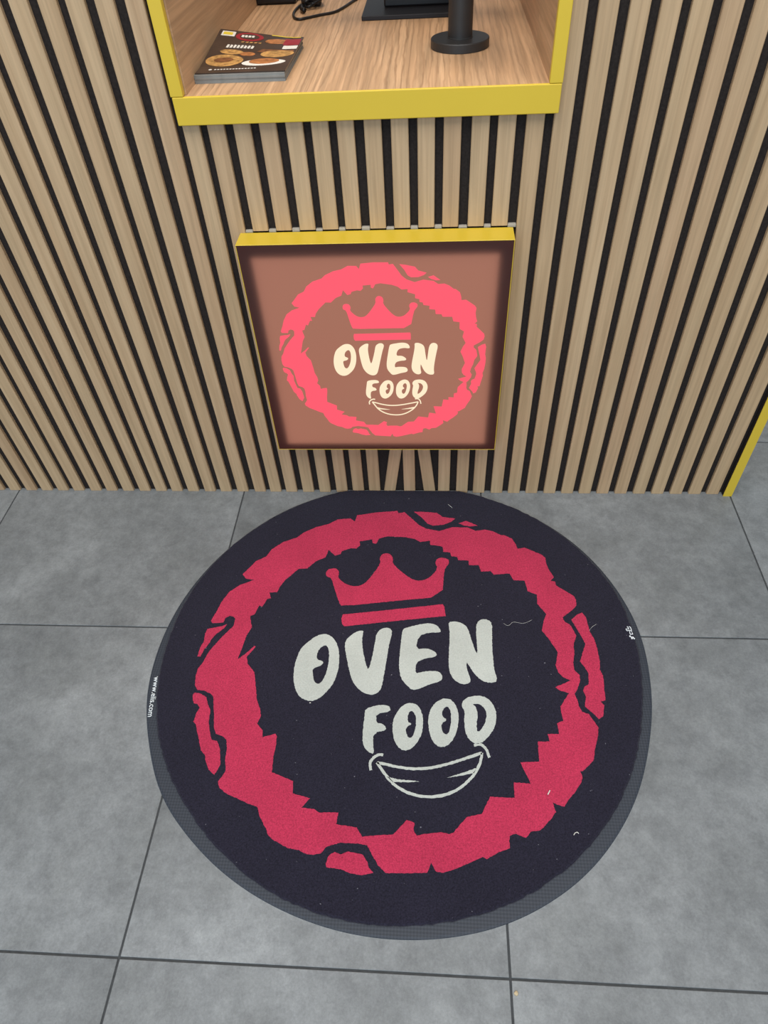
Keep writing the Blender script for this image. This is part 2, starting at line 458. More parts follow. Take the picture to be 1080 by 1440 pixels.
LOGO = {
    'ring': [[(-109.6,-99.6),(-105.8,-80.4),(-63.4,-71.2),(-15.3,-65.8),(-12.5,-73),(1,-69.5),(15.7,-86.2),(33.8,-107.3),(51.4,-118.8),(79.2,-125.3),(107,-113.4),(141.6,-113.9),(158.5,-123.4),(179.2,-119.4),(196.1,-124.7),(212.6,-135),(219.4,-134.9),(235.6,-145),(242.8,-161.4),(245.2,-173.2),(260.4,-169.9),(276.3,-178.4),(295,-188.9),(301.4,-197.3),(301.5,-214.2),(306.6,-232.8),(313,-246.9),(305.5,-257.2),(314,-258.2),(315.3,-268.9),(332.5,-282.4),(346.6,-293.8),(350,-303.3),(349.1,-316.6),(339,-328.1),(318.6,-345.2),(320.5,-354.3),(331.4,-363.1),(335.8,-375.5),(339.5,-387.8),(331.8,-405.3),(330.8,-424.1),(326.1,-444.3),(325.7,-459.9),(333.8,-470.6),(333.2,-482.6),(326.8,-498.1),(319.9,-507.6),(323,-519),(324.2,-532.6),(328.9,-542.5),(339.5,-546.6),(345.9,-558.5),(352.1,-570.2),(348.2,-588.4),(339.7,-611.6),(335.3,-628),(321.7,-641.4),(313.7,-648.4),(310.1,-647.9),(312.8,-657.6),(310.3,-665.2),(296.2,-683.7),(284.1,-696.7),(277.7,-706.1),(266.7,-703.1),(259.8,-700),(263.3,-714.8),(253.8,-726.2),(240,-740.6),(235.6,-743.7),(221.2,-746.2),(212.7,-755.7),(197.5,-750.1),(188.2,-753.4),(186.6,-761.2),(187.3,-771.6),(172.3,-777),(150.7,-788.5),(144.8,-786),(135.7,-790.2),(102.4,-804.9),(84.5,-810.6),(72.6,-808.9),(66.6,-796.7),(60.7,-811.6),(21.9,-813.7),(-2,-814.7),(-14.6,-804.2),(-28.1,-785.1),(-33.3,-776.1),(-47.4,-774.4),(-75.4,-774.1),(-96.4,-780.7),(-104.6,-790.5),(-116.5,-793.8),(-126.5,-793.1),(-139.7,-787.4),(-157.5,-785.2),(-184.5,-773.5),(-192,-766.7),(-197.5,-757.4),(-211.1,-738.5),(-216.7,-725),(-232.7,-720.6),(-247,-714.8),(-272.8,-705.6),(-287,-695.7),(-290.4,-686.7),(-284.7,-675.8),(-281.6,-667.7),(-286.2,-650.1),(-288.2,-627.9),(-292,-613.8),(-299.7,-607.6),(-313.3,-603.7),(-318.9,-592.9),(-325.6,-563.9),(-333.5,-533.9),(-340.7,-527),(-354.2,-521.5),(-366.7,-520.6),(-373.6,-511.2),(-377.3,-491.6),(-376.4,-476.6),(-370.3,-463.8),(-364.3,-440.4),(-354.5,-421.7),(-342.6,-401.2),(-327.9,-380.3),(-327.8,-363.5),(-332.6,-357.9),(-341.3,-356.7),(-348.6,-362.5),(-350,-372.4),(-372.4,-374.9),(-376.2,-368.8),(-369.8,-347.4),(-365.1,-324),(-354.2,-298),(-334.7,-279.4),(-307.1,-265.7),(-326.2,-262.8),(-335.2,-251.7),(-326,-237.6),(-312.9,-216),(-292.9,-202.6),(-284.2,-182.6),(-263,-162),(-233.4,-147.9),(-221.2,-133.9),(-195,-117.2),(-167.6,-107.4),(-147.7,-92.9),(-119.3,-90.1)],[(-94.3,-157.3),(-67.1,-151.1),(-65.7,-161.4),(-57.6,-163.6),(-51.7,-147.7),(-34.7,-142),(3.5,-143.3),(24.3,-148),(38.2,-156.8),(58.7,-152.9),(59.4,-164.1),(85.9,-169),(87.6,-183.5),(102.7,-185.4),(104.2,-195.4),(115.9,-196.9),(119,-205.8),(140.5,-206.3),(141.1,-219),(161.5,-218.7),(165.7,-235.3),(185.3,-233.7),(191.3,-243),(223.9,-239.2),(230.7,-256.5),(253,-257.3),(257,-283.9),(274.5,-292.1),(272.9,-314.4),(288.3,-338.5),(281.1,-355.2),(275.9,-376.9),(288.5,-397.8),(300.3,-423.2),(294.9,-445.2),(293.1,-451),(296.1,-465.6),(303.5,-475.1),(316.4,-481.9),(306.2,-486.9),(287.2,-496.2),(295.9,-502.5),(309.9,-507.4),(299.8,-522),(292.2,-533.6),(291.9,-544.8),(294.1,-560.1),(282.3,-565.3),(284.1,-584.6),(264,-585.3),(266.5,-598.5),(246.2,-599.2),(245.1,-634.1),(213.8,-636.4),(222.7,-658.6),(228,-671.4),(200.8,-670.2),(199.6,-695.2),(160.6,-695),(146.1,-722.3),(122.5,-727.8),(100.2,-752.5),(94,-754.8),(81.7,-752.6),(53.9,-756.4),(43.2,-759.1),(37.7,-750.5),(39.6,-740),(27,-736),(6,-759.1),(-20.4,-761.1),(-42,-764),(-52.4,-750.5),(-85,-747),(-83.6,-729.1),(-101.5,-729.3),(-114.3,-730.3),(-122.6,-725.2),(-144.1,-723.5),(-132.6,-708),(-162.4,-701.5),(-164,-681.3),(-182.4,-674.8),(-202.4,-667.6),(-204,-641.8),(-203.2,-616.6),(-204.3,-604.4),(-207.1,-600.2),(-220.1,-603.9),(-229,-607.4),(-231.3,-594.4),(-243,-582.7),(-239.2,-568),(-242.7,-554.5),(-252.6,-536.2),(-257.6,-515.1),(-267.3,-481.1),(-283,-464),(-288.3,-448.8),(-274.5,-426.3),(-277.8,-425),(-291.8,-442.4),(-304.5,-454.4),(-301.1,-430.9),(-297.5,-401.5),(-290.5,-382.2),(-298.3,-360),(-298.4,-355.3),(-290.9,-352.5),(-285.3,-330.1),(-278.3,-333.1),(-271.3,-313.4),(-264,-312.1),(-269.7,-297.5),(-253.5,-296),(-250.8,-281.9),(-240.4,-263.3),(-217.6,-234.9),(-199.3,-233.3),(-183.1,-213.8),(-163.9,-202.7),(-159.4,-182),(-143.9,-198),(-132.4,-193.5),(-129.9,-184.6),(-111.7,-176.8),(-99.6,-177.5),(-91.8,-167.6)]],
    'ring_fragment': [[[(22.3,-67.8),(43.7,-68.1),(73.9,-71.1),(86.3,-83),(114.3,-87.5),(107.2,-96.1),(89.7,-105.7),(65.3,-109.3),(53,-103.3),(40.5,-85.9)]],[[(121.8,-101.6),(138.7,-94.3),(163.2,-108.1),(148.6,-110.6),(131.4,-107.1)]],[[(334.6,-350.3),(346.7,-339),(358.1,-333.2),(363.9,-346),(364.7,-360.5),(366.6,-378.3),(371.9,-392.2),(374.3,-414.5),(374.8,-441.4),(372.1,-458.6),(376.1,-470.6),(373.3,-501.4),(372.5,-518.7),(363.8,-521.9),(368.8,-529),(363.5,-549.2),(355.4,-555.6),(349.6,-547.4),(334.5,-532.3),(339.2,-514),(336.2,-501.3),(338.9,-494.2),(347.8,-488.1),(350.3,-466.5),(346.5,-455.7),(338.8,-442.3),(345.6,-424.6),(354,-403.9),(346.2,-380.6)]],[[(-383.9,-450.8),(-383.1,-430.3),(-379.2,-416.9),(-381,-399.4),(-378.9,-388.4),(-365.4,-384.5),(-353.9,-382.3),(-341.9,-376.4),(-345.8,-386.2),(-359.4,-400.2),(-365.2,-411.2),(-366.9,-419.3),(-374.8,-435.4),(-378.1,-450.6)]],[[(-373.3,-530.4),(-370.9,-526.3),(-359.5,-527.6),(-346.7,-534.3),(-339.6,-550.5),(-333.1,-559.5),(-331.1,-582.1),(-322.3,-606.1),(-318.2,-614.7),(-308.3,-616.5),(-300.2,-629),(-293.1,-657.9),(-296.2,-666.9),(-299.7,-675.6),(-311.1,-667.4),(-320.4,-651.3),(-322.9,-643.1),(-332.5,-634.3),(-341.8,-613.3),(-353.6,-587.3),(-359,-583),(-357,-564.9),(-353.8,-555.6),(-359.8,-548.8),(-367,-546.7),(-370.9,-539.8)]],[[(-93.7,-810.3),(-95.2,-804.8),(-91.9,-793.4),(-83.2,-787.9),(-73.7,-791.2),(-63.3,-786.5),(-40,-789.8),(-31.7,-799.4),(-28,-808.9),(-21.5,-815),(-39.3,-819),(-56,-817),(-71.6,-812.1)]]],
    'crown': [[(-145,-257.9),(-155.5,-255.2),(-158.7,-247.3),(-156.1,-236.2),(-146.3,-232.4),(-135.9,-233.3),(-129.7,-244.9),(-132.1,-255.9),(-122.4,-266.4),(-107,-276.8),(-92.5,-279),(-78.5,-274.5),(-67.9,-261.9),(-57.6,-243.6),(-44.6,-217.7),(-47.8,-202.7),(-43.1,-192.4),(-34.4,-189.2),(-23.8,-192.8),(-18.8,-204.1),(-19.7,-217.2),(0.1,-239),(17.9,-254.9),(32.3,-261.8),(46.6,-260.4),(60.7,-252.3),(76.4,-228.5),(69.7,-213.9),(75,-202.6),(86.6,-199.4),(98.3,-204.1),(100.2,-213.4),(93.7,-224.5),(89.4,-233.8),(84.8,-300.8),(-8.3,-312.9),(-116.3,-328.7),(-122.8,-320.4),(-134.4,-289.6)]],
    'crown_band': [[(-113,-348.6),(-13,-334.1),(86.1,-319.3),(88.8,-325.9),(91.4,-347.3),(-6.3,-360.8),(-107.6,-376),(-112.4,-369.7),(-114.4,-356.8)]],
    'letters': [[[(-143.6,-394.1),(-131.5,-397.4),(-119.8,-410.2),(-112.9,-428.7),(-109.6,-446.9),(-109.3,-473.8),(-114.7,-497.8),(-122.9,-513),(-138.2,-531.2),(-152.9,-536.9),(-166.7,-534.2),(-179.9,-523.1),(-188.5,-504.2),(-192.7,-482.7),(-192.9,-460.4),(-189.7,-439.9),(-183.9,-423.5),(-169.5,-407.9),(-158.3,-398.1)],[(-139.9,-418.2),(-133.6,-424.6),(-130.1,-438.4),(-129.1,-456.5),(-130.8,-476.6),(-136.5,-496.3),(-143.5,-503),(-150.9,-498.9),(-156.1,-483.8),(-158,-469.6),(-146,-465.9),(-138.8,-459),(-141.5,-453.4),(-151.8,-451.5),(-154,-441.3),(-150.6,-427.4)]],[[(-69.6,-385.1),(-78.9,-385.4),(-90.5,-394.1),(-99.8,-405),(-102.8,-416.8),(-97.6,-439.8),(-90,-468.8),(-82,-492.6),(-70.9,-508.3),(-58.6,-517.4),(-44.9,-521.2),(-33.6,-517.7),(-26.5,-508.1),(-23.2,-480.1),(-19.4,-440),(-16,-407.6),(-11.9,-386.2),(-17.4,-377.9),(-27.8,-376.9),(-37.7,-383.2),(-43.3,-392.9),(-44.2,-410.7),(-47.3,-440.8),(-52.5,-472.6),(-59.2,-456.9),(-66.2,-429.8),(-70,-406.6),(-68.7,-388.7)]],[[(7,-383.3),(11.9,-377.2),(32.3,-370.6),(48.7,-365.9),(63.1,-365.1),(75.4,-369.6),(82.5,-382.7),(77.4,-386.4),(61.2,-385.6),(38.9,-394),(34.5,-424.9),(55.5,-421),(67.5,-426.4),(75.4,-434.2),(69.5,-440),(53.7,-442.6),(35.1,-452.1),(34.7,-476.3),(46.3,-471.7),(65.7,-468.9),(79.4,-470.8),(85.5,-481.4),(81.3,-490.1),(60.2,-497.1),(43,-506.1),(29.7,-509.6),(19.9,-500.4),(7.8,-485.8),(3.3,-461.8),(4.5,-425.7)]],[[(95.9,-361.9),(110.3,-359.1),(126.6,-364.8),(134.5,-375.5),(139.8,-399.1),(150.3,-436.7),(150.5,-408.2),(149.5,-379.9),(152.3,-360.6),(161.8,-352.5),(174,-354),(181.7,-363.5),(179.6,-395.8),(178.9,-434.9),(180.1,-465.8),(185.6,-487.2),(171.1,-491.4),(156,-486.9),(143.2,-473.3),(134,-456.1),(128.8,-447.4),(130.7,-469.3),(137.3,-487.5),(129,-495.1),(117.6,-494.4),(104.4,-485.2),(96.9,-468.1),(96.1,-443.8),(98.5,-404.8),(98.9,-376.3)]],[[(-53.1,-548.1),(-33.7,-541.4),(-16.4,-539.8),(-8.8,-544.1),(-7.1,-552),(-32.8,-556.7),(-31.6,-574.9),(-19.4,-575.7),(-11.5,-587),(-35.3,-592.8),(-35.1,-615.2),(-31.9,-627.3),(-35.2,-631),(-47.6,-623),(-54,-608.4),(-54.2,-583.3),(-53.3,-562.6)]],[[(28,-533.6),(40.5,-538.6),(48.1,-551.6),(50.8,-569.7),(48.8,-592.6),(39.6,-610.2),(25.7,-622.9),(11.5,-621),(1.4,-606.6),(-3.1,-586.7),(-2.7,-568.8),(4,-552.9),(13.3,-539.4)],[(29.6,-548.2),(35.9,-554.6),(38.7,-570),(35.6,-593),(28.7,-601.2),(22.5,-595.9),(20.1,-580.9),(32,-574.1),(22.9,-570.5),(23.7,-554.9)]],[[(89.8,-523.1),(102.1,-527.3),(110.5,-541.7),(113.3,-560),(109.6,-585.6),(98.6,-607),(84.5,-615.6),(72.7,-611.6),(63.1,-597.1),(59.3,-574.5),(60.3,-553.8),(67.6,-537.7),(77.4,-528.1)],[(92.6,-538.3),(99.4,-547.4),(99.6,-568.1),(96.5,-586),(90.5,-593.2),(83.4,-586.4),(82.2,-571.2),(93.1,-564.5),(83.5,-558.3),(84.8,-545.2)]],[[(119.3,-530.9),(126.9,-521.2),(146.8,-516),(163.9,-520.1),(175.4,-534.5),(179.7,-552.7),(175.5,-575.9),(162.7,-593.8),(149.2,-606.6),(136.3,-605.8),(124.9,-592.6),(121.9,-570),(123.8,-546.6),(118.6,-540.2)],[(136.4,-533),(151.1,-532.6),(160.3,-542.9),(162.1,-555.8),(156.5,-574),(144,-588.2),(143.5,-571.8),(146.7,-551.1),(143.5,-538.1)]]],
    'strokes': [[(-26.1,-645.1),(-8.4,-648),(10.4,-651.6),(35.9,-653.5),(61.3,-651.4),(88.9,-644.6),(119.2,-634.1),(150.8,-622.3)],[(-26.1,-645.1),(-14.7,-659.9),(-0.1,-676.7),(18.7,-689.5),(41.5,-696.9),(66.2,-698.2),(90.8,-693.6),(113.5,-681.6),(134.4,-661.6),(146.6,-640.2),(150.8,-622.3)],[(-35.7,-658.3),(-37.7,-646.6),(-32.5,-636.9),(-23.4,-631.3),(-16.3,-631.6)],[(137.4,-609.4),(149.1,-607.8),(158.1,-616),(162.7,-630.2)]],
    'dashes': [[[(-8.6,-667.8),(8.9,-671.8),(45.5,-674.3),(25.1,-676.4),(2.2,-676.6)]],[[(91.1,-666.5),(114,-658.8),(139.4,-648.7),(136.8,-656.9),(113.9,-662.3)]]],
}

MC = (19.2, -434.6)           # logo anchor on the mat, mm
SC, SROT, SSC = (-0.0195, 0.4033), -0.13054, 0.50490

# ------------------------------------------------------------------ round door mat
MX, MY = -0.0015, -0.4394
OUT = [(-176.5, 467.7), (-166.5, 469.6), (-159.5, 466.1), (-151.9, 467.2), (-143.8, 468.8), (-135.0, 462.4), (-125.9, 459.7), (-115.2, 457.0),
       (-106.1, 456.4), (-96.4, 457.9), (-87.4, 460.3), (-77.2, 464.1), (-67.9, 468.7), (-58.0, 470.4), (-49.4, 471.6), (-40.1, 469.0),
       (-30.7, 466.8), (-20.3, 461.7), (-9.3, 462.7), (-1.3, 463.6), (7.1, 468.2), (16.7, 468.9), (27.9, 468.8), (39.8, 468.1), (53.7, 464.2),
       (64.5, 462.0), (90.0, 462.0), (112.9, 464.7), (123.8, 466.1), (144.5, 462.9), (160.2, 464.4), (173.0, 466.0)]
PIN = [(-180.0, 451.5), (-158.5, 449.3), (-146.3, 445.5), (-139.0, 441.3), (-122.8, 441.5), (-108.6, 444.1), (-90.9, 444.0), (-76.9, 445.6), (-62.8, 448.1),
       (-48.1, 449.8), (-29.9, 447.9), (-12.4, 445.5), (0.0, 450.5), (20.0, 462.0), (45.0, 463.0), (70.0, 458.5), (110.0, 460.5), (135.0, 461.0), (160.0, 458.0)]
def polar(tab, a):
    t = [(q[0] - 360, q[1]) for q in tab] + tab + [(q[0] + 360, q[1]) for q in tab]
    for (a0, r0), (a1, r1) in zip(t, t[1:]):
        if a0 <= a <= a1: return r0 + (r1 - r0) * (a - a0) / (a1 - a0)
def outline(tab, n, shrink=0.0, ymax=-0.0006, noise=0.0):
    rs = [polar(tab, -180 + 360.0 * i / n) for i in range(n)]
    w = n // 60
    rs = [sum(rs[(i + k) % n] for k in range(-w, w + 1)) / (2 * w + 1) for i in range(n)]
    o = []
    for i in range(n):
        a = math.radians(-180 + 360.0 * i / n); r = rs[i] / 1000 - shrink + rng.uniform(-noise, noise)
        o.append((r * math.cos(a), min(r * math.sin(a), ymax - MY)))
    return o
def disc(name, rings, mat, parent, smooth=False):
    bm = bmesh.new(); R = []
    for lp, z in rings: R.append([bm.verts.new((x, y, z)) for x, y in lp])
    n = len(R[0])
    for a, b in zip(R, R[1:]):
        for i in range(n): bm.faces.new([a[i], a[(i + 1) % n], b[(i + 1) % n], b[i]])
    bm.faces.new(R[-1]); bm.faces.new(list(reversed(R[0])))
    bmesh.ops.triangulate(bm, faces=[f for f in bm.faces if len(f.verts) > 4])
    bmesh.ops.remove_doubles(bm, verts=list(bm.verts), dist=1e-6)
    me = bm_mesh(bm, name, smooth)
    return mobj(name, me, mat, parent)

mat_o = empty('round_doormat', (MX, MY, 0))
tag(mat_o, 'round navy black carpet doormat with crimson ring, crown and cream lettering', 'doormat')
N = 360
disc('rubber_edge', [(outline(OUT, N), 0.0), (outline(OUT, N, 0.0006), 0.0011), (outline(OUT, N, 0.004), 0.0022)], M['rubber'], mat_o)
nz = [rng.uniform(-0.0022, 0.0022) for _ in range(N)]
def pile_ring(sh, z):
    o = outline(PIN, N, sh, -0.0012)
    return ([(x * (1 + d), min(y * (1 + d), -0.0012 - MY)) for (x, y), d in zip(o, nz)], z)
PZ = 0.0070
disc('pile', [pile_ring(0, 0.0020), pile_ring(0.0006, 0.0050), pile_ring(0.0032, PZ)], M['pile_dark'], mat_o)

def mm(lp): return [(x / 1000 - MX, y / 1000 - MY) for x, y in lp]
LT = 0.0005
def mat_piece(name, loops, mat, label=None, owner=None):
    me = fill_mesh(name, [fuzz(lp, 0.0022, 0.00045) for lp in loops], LT)
    o = mobj(name, me, mat, mat_o, (0, 0, PZ)) if owner is None else mobj(name, me, mat, owner)
    if label: o['label'] = label
    return o
def smile_loops(conv, w):
    out = []
    for s in LOGO['strokes']: out.append(stroke_loop(conv(s), w))
    return out

rg = mat_piece('ring', [mm(l) for l in LOGO['ring']], M['pile_red'], 'ragged crimson ring woven into the mat')
for fgm in LOGO['ring_fragment']: mat_piece('ring_fragment', [mm(l) for l in fgm], M['pile_red'], owner=rg)
cw = mat_piece('crown', [chaikin(mm(LOGO['crown'][0]), 1)], M['pile_red'], 'crimson three pointed crown woven into the mat')
mat_piece('crown_band', [mm(LOGO['crown_band'][0])], M['pile_red'], owner=cw)
for lt in LOGO['letters']: mat_piece('letter', [chaikin(mm(l), 1) for l in lt], M['pile_cream'])
for lp in smile_loops(mm, 0.0047): mat_piece('smile_line', [lp], M['pile_cream'])
for d in LOGO['dashes']: mat_piece('smile_line', [mm(d[0])], M['pile_cream'])

def text_mesh(name, body, width, thick):
    cu = bpy.data.curves.new(name, 'FONT'); cu.body = body; cu.size = 1.0; cu.offset = 0.012
    o = bpy.data.objects.new('tmp', cu); COL.objects.link(o)
    me = bpy.data.meshes.new_from_object(o.evaluated_get(bpy.context.evaluated_depsgraph_get()))
    bpy.data.objects.remove(o); bpy.data.curves.remove(cu)
    xs = [v.co.x for v in me.vertices]; x0, x1 = min(xs), max(xs)
    k = width / (x1 - x0)
    bm = bmesh.new(); bm.from_mesh(me); bpy.data.meshes.remove(me)
    for v in bm.verts: v.co = ((v.co.x - x0) * k, v.co.y * k, 0)
    ext = bmesh.ops.extrude_face_region(bm, geom=list(bm.faces))
    bmesh.ops.translate(bm, verts=[e for e in ext['geom'] if isinstance(e, bmesh.types.BMVert)], vec=(0, 0, thick))
    return bm_mesh(bm, name)
tx = mobj('printed_address', text_mesh('printed_address', 'www.elis.com', 0.0815, 0.0002), M['print_white'], mat_o,
          (-0.4580 - MX, -0.4930 - MY, 0.0022), (0, 0, math.atan2(-0.0826, 0.0112)))
tx['label'] = 'white printed web address on the rubber edge'
EMB = [[(0.4384, -0.3631), (0.4405, -0.3683), (0.4372, -0.3690)], [(0.4357, -0.3680), (0.4362, -0.3728), (0.4417, -0.372), (0.445, -0.3741)],
       [(0.4415, -0.3638), (0.4442, -0.3652), (0.4449, -0.3712), (0.4447, -0.3760)], [(0.4411, -0.3735), (0.4413, -0.3808), (0.4448, -0.3800)],
       [(0.4455, -0.3770), (0.4456, -0.3814)], [(0.4400, -0.3835), (0.4398, -0.3870)], [(0.4425, -0.3860), (0.4424, -0.3915)], [(0.4440, -0.3862), (0.4473, -0.3912)]]
for k, s in enumerate(EMB):
    w = 0.0014 if k < 5 else 0.0026
    o = mobj('printed_emblem', fill_mesh('printed_emblem', [stroke_loop([(x - MX, y - MY) for x, y in s], w)], 0.0003), M['print_white'], mat_o, (0, 0, PZ))

# ------------------------------------------------------------------ lit sign
sg = empty('lightbox_sign', ((SX0 + SX1) / 2, 0, SZ0))
tag(sg, 'square backlit sign with yellow edge, glowing red ring, crown and cream lettering', 'sign')
hx, H = (SX1 - SX0) / 2, SZ1 - SZ0
DY = 0.0450; T = 0.0012
mobj('top_edge', box_mesh('top_edge', -hx, hx, -DY, -0.0002, H - T, H, 0.0004, 1), M['yellow'], sg)
mobj('bottom_edge', box_mesh('bottom_edge', -hx, hx, -DY, -0.0002, 0, T, 0.0004, 1), M['yellow'], sg)
for s in (-1, 1):
    a, b = sorted((s * hx, s * (hx - T)))
    mobj('side_edge', box_mesh('side_edge', a, b, -DY, -0.0002, T, H - T, 0.0004, 1), M['yellow'], sg)
mobj('back_plate', box_mesh('back_plate', -hx + T, hx - T, -0.0100, -0.0004, T, H - T), M['sign_inner'], sg)
IN = 0.0225; FY = -0.0447
mobj('light_panel', box_mesh('light_panel', -hx + IN, hx - IN, FY + 0.0052, FY + 0.0060, IN - 0.006, H - IN), M['led'], sg)
mobj('light_housing', box_mesh('light_housing', -hx + IN, hx - IN, FY + 0.0062, -0.0100, IN, H - IN), M['sign_inner'], sg)
bm = bmesh.new()
v = [bm.verts.new(c) for c in ((-hx + T, FY, T), (hx - T, FY, T), (hx - T, FY, H - T), (-hx + T, FY, H - T))]
bm.faces.new(v)
fo = mobj('face_panel', bm_mesh(bm, 'face_panel'), M['face'], sg)
fo['label'] = 'brown translucent face of the sign'
cs, sn = math.cos(SROT), math.sin(SROT)
def sg_pts(lp):
    o = []
    for x, y in lp:
        a, b = (x - MC[0]) / 1000 * SSC, (y - MC[1]) / 1000 * SSC
        o.append((a * cs - b * sn + SC[0] - (SX0 + SX1) / 2, a * sn + b * cs + SC[1] - SZ0))
    return o
def sg_piece(name, loops, mat, label=None, owner=None):
    me = fill_mesh(name, loops, 0.0006)
    o = mobj(name, me, mat, sg, (0, FY - 0.0001, 0), (math.pi / 2, 0, 0)) if owner is None else mobj(name, me, mat, owner)
    if label: o['label'] = label
    return o
rg = sg_piece('ring', [sg_pts(l) for l in LOGO['ring']], M['lit_red'], 'ragged glowing red ring')
for fgm in LOGO['ring_fragment']: sg_piece('ring_fragment', [sg_pts(l) for l in fgm], M['lit_red'], owner=rg)
cw = sg_piece('crown', [chaikin(sg_pts(LOGO['crown'][0]), 1)], M['lit_red'], 'glowing red three pointed crown')
sg_piece('crown_band', [sg_pts(LOGO['crown_band'][0])], M['lit_red'], owner=cw)
for k, lt in enumerate(LOGO['letters']):
    dx = 0.0052 if k < 4 else 0.0
    sg_piece('letter', [[(x + dx, y) for x, y in chaikin(sg_pts(l), 2)] for l in lt], M['lit_cream'])
for lp in smile_loops(sg_pts, 0.0022): sg_piece('smile_line', [lp], M['lit_cream'])
for d in LOGO['dashes']: sg_piece('smile_line', [sg_pts(d[0])], M['lit_cream'])

# ------------------------------------------------------------------ things on the shelf
# round-based post of a card terminal
st = empty('terminal_stand', (0.1025, 0.203, SHZ))
tag(st, 'matt black round based pole stand on the wooden hatch shelf', 'stand')
mobj('base', lathe_mesh('base', [(0, 0), (0.0462, 0), (0.0472, 0.0008), (0.0472, 0.0118), (0.0462, 0.0130), (0.018, 0.0130)], 64), M['black_metal'], st)
mobj('pole', lathe_mesh('pole', [(0.0195, 0.0120), (0.0195, 0.2300), (0.0185, 0.2312), (0, 0.2312)], 40), M['black_metal'], st)
mobj('collar', lathe_mesh('collar', [(0.0195, 0.0128), (0.0203, 0.0130), (0.0203, 0.0140), (0.0195, 0.0145)], 40), M['black_metal'], st)
mobj('head_plate', box_mesh('head_plate', -0.04, 0.04, -0.06, 0.06, 0.2312, 0.239, 0.002), M['black_metal'], st)

# flat-footed screen stand
ms = empty('screen_stand', (0.021, 0.50, SHZ))
tag(ms, 'black screen foot with flat rectangular plate behind the round pole stand', 'screen')
mobj('foot_plate', box_mesh('foot_plate', -0.0945, 0.094, -0.098, 0.10, 0, 0.0075, 0.0012), M['black_plate'], ms)
mobj('neck', box_mesh('neck', -0.056, 0.075, -0.035, 0.02, 0.0075, 0.20, 0.003), M['black_gloss'], ms)
mobj('screen', box_mesh('screen', -0.16, 0.16, -0.055, -0.035, 0.17, 0.38, 0.004), M['black_gloss'], ms)

# power adapter
ad = empty('power_adapter', (-0.262, 0.605, SHZ))
tag(ad, 'glossy black power adapter block at the back of the hatch shelf', 'adapter')
mobj('case', box_mesh('case', -0.042, 0.042, -0.034, 0.034, 0, 0.026, 0.005, 3), M['black_gloss'], ad)
mobj('strain_relief', box_mesh('strain_relief', 0.041, 0.052, -0.005, 0.005, 0.008, 0.017, 0.002), M['cable'], ad)

# tied cable
cb = empty('power_cable', (-0.19, 0.50, SHZ))
tag(cb, 'looped black power cable with a tied bundle on the hatch shelf', 'cable')
cord = [(-0.188, 0.590), (-0.1975, 0.570), (-0.2059, 0.550), (-0.2114, 0.508), (-0.2103, 0.467), (-0.2026, 0.4374), (-0.1930, 0.4273), (-0.1792, 0.4359),
        (-0.1570, 0.4543), (-0.1316, 0.4724), (-0.1172, 0.508), (-0.1077, 0.5429), (-0.0988, 0.5728), (-0.080, 0.62), (-0.05, 0.66)]
CR = 0.0024
mobj('cord', tube_mesh('cord', [(x + 0.19, y - 0.50, CR) for x, y in cord], CR, 10), M['cable'], cb)
for k, (dx, dy, L2, wv) in enumerate(((0.0, 0.0, 0.070, 0.012), (0.007, 0.004, 0.062, 0.015), (-0.006, 0.008, 0.066, 0.010), (0.012, -0.004, 0.050, 0.014))):
    cx, cy = -0.186 + dx + 0.19, 0.545 + dy - 0.50
    pts = [(cx + wv * math.sin(t * 2 * math.pi), cy + L2 / 2 * math.cos(t * 2 * math.pi), CR + 0.0030 + 0.0034 * k + 0.002 * math.sin(6 * t)) for t in [q / 12 for q in range(12)]]
    mobj('coil', tube_mesh('coil', pts, CR, 8, 4), M['cable'], cb)
mobj('tie', box_mesh('tie', -0.014, 0.026, 0.034, 0.050, 0.0010, 0.021, 0.004), M['black_gloss'], cb)
pl = [(-0.200, 0.516), (-0.196, 0.490), (-0.190, 0.478)]
mobj('plug_tail', tube_mesh('plug_tail', [(x + 0.19, y - 0.50, 0.0060) for x, y in pl], 0.0042, 10), M['black_gloss'], cb)

# booklets
CW, CD = 0.139, 0.184
BX, BY = -0.2305, 0.1435
M['paper_grey'] = plain('grey_paper_edge', lin(128, 130, 128), 0.7, 0.25, var=0.10, scale=90)
M['cover_dark'] = plain('dark_brown_cover', lin(62, 48, 40), 0.28, 0.45, var=0.30, scale=22)
M['ink_red'] = plain('red_ink', lin(150, 30, 44), 0.3, 0.4)
M['ink_white'] = plain('white_ink', lin(226, 222, 214), 0.4, 0.4)
M['ink_gold'] = plain('golden_food_print', lin(182, 138, 80), 0.35, 0.4, var=0.5, scale=130)
M['ink_orange'] = plain('orange_food_print', lin(168, 108, 62), 0.35, 0.4, var=0.5, scale=110)
M['ink_yellow'] = plain('yellow_ink', lin(222, 196, 60), 0.4, 0.4)
M['ink_brown'] = plain('brown_food_print', lin(122, 78, 46), 0.35, 0.4, var=0.5, scale=140)
def sheet_z(x, y):
    """curl of the top booklet over its width and depth"""
    u = (x / CW + 0.5); w = (y / CD + 0.5)
    return 0.0030 * max(0.0, w - 0.35) ** 1.5 + 0.022 * max(0.0, w - 0.15) * max(0.0, 0.85 - u) + 0.0012 * (1 - w) * max(0.0, u - 0.4)
